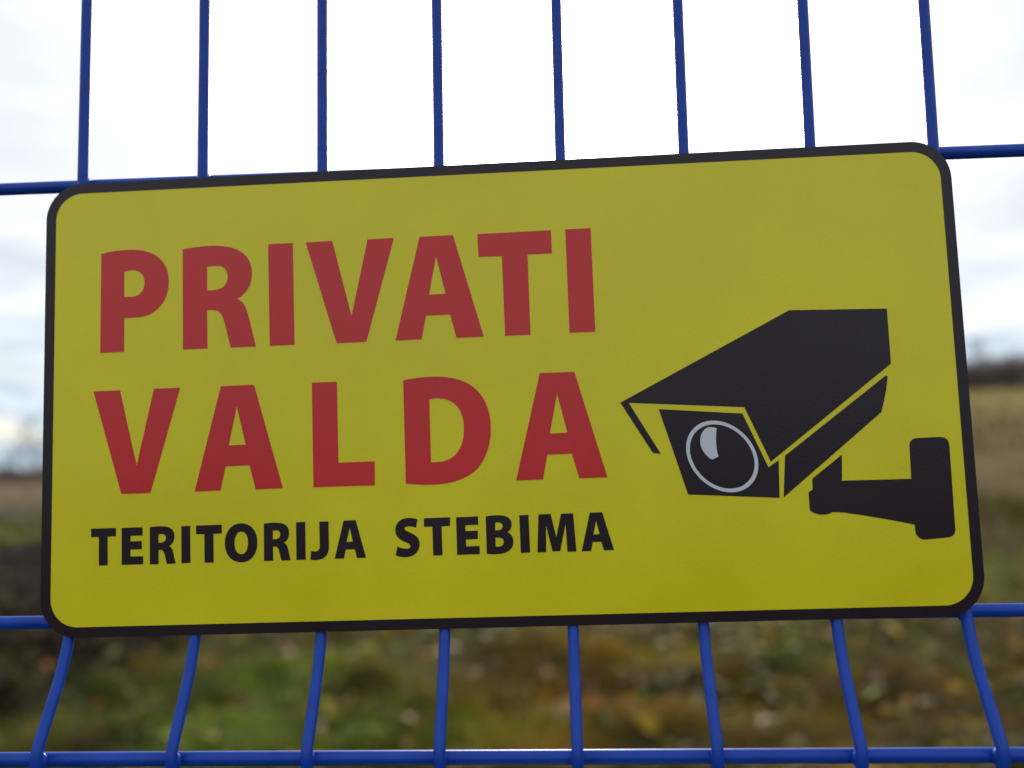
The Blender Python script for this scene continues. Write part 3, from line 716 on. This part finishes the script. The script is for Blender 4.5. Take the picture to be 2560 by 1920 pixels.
# clods and stones on the bare earth: small lumpy octahedra
n = 5200
x, y = spread(n * 4, 2.6, 22, 24, -30)
m = soil_mask(x, y) > 0.5
x, y = x[m][:n], y[m][:n]
n = len(x)
s = rng.gamma(2.0, 0.016, n) + 0.008
dirs = np.array([(1, 0, 0), (0, 1, 0), (-1, 0, 0), (0, -1, 0), (0, 0, 0.8), (0, 0, -0.6)])
V = np.c_[x, y, height(x, y) + s * 0.2][:, None, :] + dirs[None] * s[:, None, None] * rng.uniform(0.6, 1.4, (n, 6, 1)) + rng.normal(0, 0.15, (n, 6, 3)) * s[:, None, None]
F = (np.arange(n)[:, None, None] * 6 + np.array([(0, 1, 4), (1, 2, 4), (2, 3, 4), (3, 0, 4), (1, 0, 5), (2, 1, 5), (3, 2, 5), (0, 3, 5)])).reshape(-1, 3)
T = np.repeat(pick([(0.028, 0.021, 0.017), (0.042, 0.032, 0.025), (0.16, 0.15, 0.13)], [6, 4, 0.5], n), 6, 0)
cl_o = new_obj('soil_clods', soup('soil_clods', V.reshape(-1, 3), F, T), None, M_CLOD)
cl_o['kind'] = 'stuff'; cl_o['label'] = 'dark clods and a few stones on the bare earth strip at left'; cl_o['category'] = 'soil clods'


# ---------------------------------------------------------------- far bare thicket (one mass) and the bare trees that stand out of it
def twigs(x, y, h, per, tint, w0=0.02):
    n = len(x) * per
    bx = np.repeat(x, per) + rng.normal(0, 0.25, n) * np.repeat(h, per) * 0.5
    by = np.repeat(y, per) + rng.normal(0, 0.25, n) * np.repeat(h, per) * 0.5
    z = height(bx, by) - 0.1
    hh = np.repeat(h, per) * rng.uniform(0.45, 1.1, n)
    a = rng.random(n) * 2 * np.pi
    ln = hh * rng.uniform(0.1, 0.5, n)
    w = w0 * np.repeat(h, per) * rng.uniform(0.5, 1.4, n)
    a2 = rng.random(n) * 2 * np.pi
    S = np.c_[np.cos(a2) * w, np.sin(a2) * w, np.zeros(n)]
    P0 = np.c_[bx, by, z]; P1 = np.c_[bx + np.cos(a) * ln, by + np.sin(a) * ln, z + hh]
    V = np.stack([P0 - S, P0 + S, P1 + S * 0.4, P1 - S * 0.4], 1).reshape(-1, 3)
    F = np.arange(n)[:, None] * 4 + np.array([0, 1, 2, 3])
    return V, F, np.repeat(np.repeat(tint, per, 0), 4, 0)


def arc(n, r0, r1, a0, a1):
    r = rng.uniform(r0, r1, n); a = np.radians(rng.uniform(a0, a1, n))
    return r * np.sin(a), r * np.cos(a)


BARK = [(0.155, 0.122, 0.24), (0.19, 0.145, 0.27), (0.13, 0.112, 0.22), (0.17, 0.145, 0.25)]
x, y = arc(1500, 118, 160, -46, 14)
parts = [twigs(x, y, rng.uniform(1.0, 2.4, len(x)), 30, pick(BARK, [1, 1, 1, 1], len(x)), 0.03)]
x, y = arc(1300, 62, 84, 13, 48)
parts.append(twigs(x, y, rng.uniform(1.3, 2.3, len(x)), 30, pick(BARK, [1, 1, 1, 1], len(x)), 0.03))
cover_obj('far_thicket', 'dark bare scrub along the far edge of the field and the hill', parts, M_TWIG)


def bare_tree(az, dist, h, label, seed):
    rr = random.Random(seed)
    x0, y0 = dist * math.sin(math.radians(az)), dist * math.cos(math.radians(az))
    z0 = float(height(np.array([x0]), np.array([y0]))[0]) - 0.15
    root = empty('bare_tree', (x0, y0, z0), label, 'tree', 'bare trees on the skyline')
    tv, tf, cv, cf = [], [], [], []

    def limb(V, F, a, b_, ra, rb, seg=5):
        t_ = (b_ - a).normalized(); s_ = t_.orthogonal().normalized(); u_ = t_.cross(s_)
        o_ = len(V)
        for c, r_ in ((a, ra), (b_, rb)):
            for k in range(seg):
                q_ = 2 * math.pi * k / seg
                V.append(c + s_ * (r_ * math.cos(q_)) + u_ * (r_ * math.sin(q_)))
        for k in range(seg):
            F.append((o_ + k, o_ + (k + 1) % seg, o_ + seg + (k + 1) % seg, o_ + seg + k))

    pts = [Vector((0, 0, 0))]
    for i in range(6):
        pts.append(pts[-1] + Vector((rr.uniform(-0.03, 0.03) * h, rr.uniform(-0.03, 0.03) * h, h * 0.15)))
    for i in range(6):
        limb(tv, tf, pts[i], pts[i + 1], h * 0.018 * (1 - i / 7), h * 0.018 * (1 - (i + 1) / 7), 7)

    def grow(p, d, ln, r_, lvl):
        e = p + d * ln
        limb(cv, cf, p, e, r_, r_ * 0.6, 4 if lvl else 3)
        if lvl == 0:
            return
        for _ in range(3 if lvl > 1 else 4):
            s_ = rr.uniform(0.35, 1.0)
            nd = (d + Vector((rr.uniform(-1, 1), rr.uniform(-1, 1), rr.uniform(-0.2, 0.8))) * 0.75).normalized()
            grow(p + d * ln * s_, nd, ln * rr.uniform(0.45, 0.75), r_ * 0.6, lvl - 1)
    for i in range(2, 7):
        for _ in range(3):
            a = rr.random() * 2 * math.pi
            d = Vector((math.cos(a), math.sin(a), rr.uniform(0.7, 1.6))).normalized()
            grow(pts[i], d, h * rr.uniform(0.16, 0.26) * (1.15 - i * 0.06), h * 0.007, 3)
    for nm, V, F in (('trunk', tv, tf), ('crown', cv, cf)):
        me = soup(nm, np.array([tuple(q_) for q_ in V]), np.array(F), np.tile(np.array([[0.07, 0.06, 0.058]]), (len(V), 1)))
        new_obj(nm, me, root, M_TWIG)


bare_tree(-33.2, 150, 5.0, 'small bare tree at the left edge of the far skyline', 1)
bare_tree(-32.4, 132, 7.6, 'tall bare tree on the left skyline, tallest of the trees left of the sign', 2)
bare_tree(-31.6, 140, 6.3, 'bare tree close to the left edge of the sign on the far skyline', 3)
bare_tree(25.9, 66, 3.4, 'thin bare tree on the right hilltop close to the right edge of the sign', 4)
bare_tree(27.6, 74, 3.0, 'low bare tree on the hilltop at the right edge of the view', 5)
